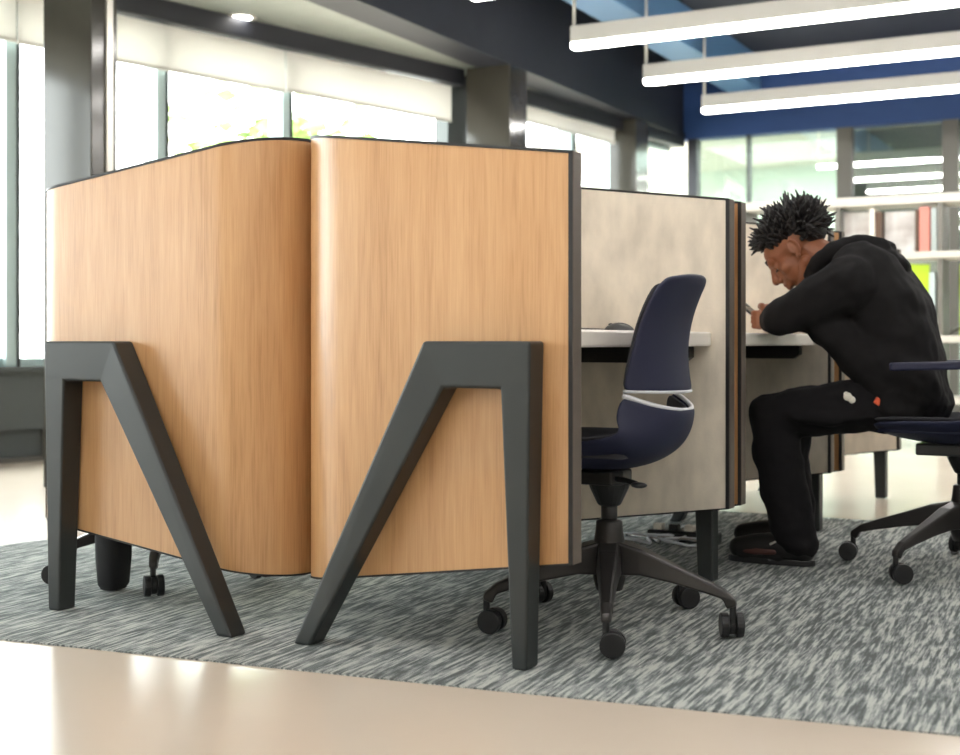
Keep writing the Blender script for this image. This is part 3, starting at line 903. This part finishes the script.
# trousers
bm = bmesh.new()
caps(bm, W(.53, cy - .08, .545), W(.53, cy + .08, .545), .095)
caps(bm, W(.56, cy - .08, .545), W(.56, cy + .08, .545), .080)
chain(bm, [W(.53, 1.745, .54), W(.35, 1.69, .530), W(.10, 1.675, .495)], [.095, .088, .080])
chain(bm, [W(.10, 1.675, .492), W(.115, 1.675, .38), W(.14, 1.675, .24), W(.17, 1.675, .115)], [.080, .080, .078, .072])
caps(bm, W(.168, 1.675, .13), W(.185, 1.675, .085), .068, .066)
chain(bm, [W(.53, 1.925, .54), W(.35, 1.97, .530), W(.07, 1.99, .495)], [.095, .088, .080])
chain(bm, [W(.07, 1.99, .492), W(.07, 1.99, .30), W(.095, 1.99, .12)], [.078, .076, .070])
chain(bm, [W(.19, 1.60, .50), W(.30, 1.60, .49), W(.42, 1.635, .51)], [.02, .024, .02])
fuse('trousers', bm, M['pants'], P, .008, 4, .018, .065)
# emblem on the thigh and orange tag
b = bmesh.new()
for k_, (x, z, w, h) in enumerate(((.362, .566, .014, .014), (.374, .556, .012, .012), (.355, .574, .008, .008))):
    ball(b, W(x, 1.598 + .004 * k_, z), (w, .010, h), 2)
obj('emblem', b, M['white'], P, smooth=True)
b = bmesh.new(); box(b, -.018, .016, -.006, .004, -.011, .012, Matrix.Translation(W(.455, 1.632, .548)) @ Matrix.Rotation(.5, 4, 'Y')); obj('orange_tag', b, M['orange'], P, bevel=.003)
# shoes
def shoe(hx, y, z0=.004):
    b = bmesh.new()
    o = lambda x, yy, z: W(hx + x, y + yy, z0 + z)
    chain(b, [o(-.045, 0, .058), o(-.12, 0, .058), o(-.20, .0, .050), o(-.258, 0, .046)], [.046, .048, .046, .036])
    caps(b, o(-.045, 0, .05), o(-.06, 0, .105), .042, .046)
    caps(b, o(-.24, -.012, .03), o(-.12, -.018, .03), .026)
    s = fuse('shoe', b, M['shoe'], P, .005, 4)
    b = bmesh.new()
    pts = []
    for q in range(28):
        a = 2 * PI * q / 28; x = -.15 + .146 * math.cos(a); w = .043 if x < -.14 else .037
        pts.append((hx + x - OFF.x, y + w * math.copysign(abs(math.sin(a)) ** .7, math.sin(a)) - OFF.y))
    prism(b, pts, z0, z0 + .02); obj('sole', b, M['black'], s, bevel=.004)
    b = bmesh.new()
    for i in range(4):
        x = -.10 - .03 * i; z = .100 - .008 * i
        chain(b, [o(x, -.030, z - .018), o(x - .008, 0, z - .002), o(x, .03, z - .018)], [.0038] * 3, 8)
    chain(b, [o(-.11, -.038, .085), o(-.14, -.044, .07)], [.004] * 2, 8)
    obj('laces', b, M['lace'], s, smooth=True)
    b = bmesh.new(); chain(b, [o(-.13, -.0375, .045), o(-.19, -.038, .042), o(-.23, -.03, .04)], [.012, .013, .01], 10); obj('side_panel', b, M['oxblood'], s, smooth=True)
shoe(.245, 1.672); shoe(.165, 1.99)
# phone
t = thing('phone', 'dark phone held in both hands above the white worktop', 'phone')
b = bmesh.new()
Mx = Matrix((pdir, pside, pn)).transposed().to_4x4(); Mx.translation = PH + OFF
box(b, -.072, .072, -.036, .036, -.004, .004); o = obj('phone_body', b, M['phone'], t, bevel=.003)
t.matrix_world = Mx
b = bmesh.new(); box(b, .045, .066, .012, .032, -.0055, -.0035); obj('camera_bump', b, M['black'], t)

# ------------------------------------------------------------------ outside
def tree(x, y, h, r, label):
    t = thing('tree', label, 'tree', (x, y, -1), 0, 'pale trees outside the windows')
    b = bmesh.new(); tube(b, [(0, 0, 0), (.1, 0, h * .5), (.05, .1, h * .8)], [.16, .12, .06], 8); obj('trunk', b, M['bark'], t, smooth=True)
    b = bmesh.new()
    for i in range(420):
        v = Vector((random.gauss(0, .4), random.gauss(0, .4), random.gauss(0, .38)))
        c = Vector((0, 0, h * .75)) + v * r
        a = Matrix.Rotation(random.uniform(0, 6.28), 3, 'Z') @ Matrix.Rotation(random.uniform(0, 3), 3, 'X')
        q = [c + a @ Vector(p) * r * .14 for p in ((-1, 0, 0), (0, -.6, .1), (1, 0, 0), (0, .6, .1))]
        b.faces.new([b.verts.new(p) for p in q])
    obj('foliage', b, M['leaf'], t)
tree(-10.2, 12.6, 5.6, 1.5, 'pale green tree seen through the windows above the left carrel')
bm = bmesh.new(); box(bm, -60, -5.4, -40, 60, -1.1, -1.0)
bm.verts.ensure_lookup_table()
link_props(obj('ground', bm, mat('pale_paving', srgb(200, 200, 196), .9)), kind='structure')

# ------------------------------------------------------------------ light
w = bpy.data.worlds.new('sky'); sc.world = w; w.use_nodes = True
nt = w.node_tree; N, L = nt.nodes, nt.links
bg = N['Background']
sky = N.new('ShaderNodeTexSky'); sky.sky_type = 'HOSEK_WILKIE'; sky.turbidity = 8; sky.sun_direction = (-.5, .2, .8); sky.ground_albedo = .6
mx = N.new('ShaderNodeMixRGB'); mx.inputs['Fac'].default_value = .88; mx.inputs['Color2'].default_value = (.93, 1.0, .98, 1)
L.new(sky.outputs['Color'], mx.inputs['Color1']); L.new(mx.outputs['Color'], bg.inputs['Color'])
bg.inputs['Strength'].default_value = 7.0
def portal(a, b, n, z0, z1):
    l = bpy.data.lights.new('window_portal', 'AREA'); l.shape = 'RECTANGLE'
    l.size = (b - a).length; l.size_y = z1 - z0; l.cycles.is_portal = True
    o = bpy.data.objects.new('window_portal', l); C.objects.link(o)
    c = (a + b) / 2 - n * .2; o.location = (c.x, c.y, (z0 + z1) / 2)
    o.rotation_euler = n.to_track_quat('-Z', 'Z').to_euler()
portal(wl(K0), wl(K1), n1, .55, 2.9); portal(wl2(0), wl2(1), n2, .55, 2.9)
# fill light added to brighten the lobby wall behind the glass
l = bpy.data.lights.new('lobby_fill', 'AREA'); l.shape = 'RECTANGLE'; l.size = 9; l.size_y = 1.6; l.energy = 230; l.color = (.95, 1, .97)
o = bpy.data.objects.new('lobby_fill', l); C.objects.link(o); o.location = (1, 12.6, 2.98)

# ------------------------------------------------------------------ camera
cam = bpy.data.cameras.new('camera'); co = bpy.data.objects.new('camera', cam); C.objects.link(co)
cam.sensor_width = 36; cam.lens = 1300 / 960 * 36
cam.shift_y = -35.5 / 960
co.location = (1.275, -2.605, .74)
co.rotation_euler = (PI / 2, 0, math.radians(28.05))
cam.clip_start = .05
cam.dof.use_dof = True; cam.dof.focus_distance = 3.5; cam.dof.aperture_fstop = 3.2
sc.camera = co
sc.view_settings.view_transform = 'Standard'; sc.view_settings.look = 'None'
sc.view_settings.gamma = 1; sc.view_settings.use_curve_mapping = False
sc.view_settings.exposure = 1.12
sc.cycles.use_denoising = True
sc.cycles.max_bounces = 10
sc.cycles.sample_clamp_indirect = 6
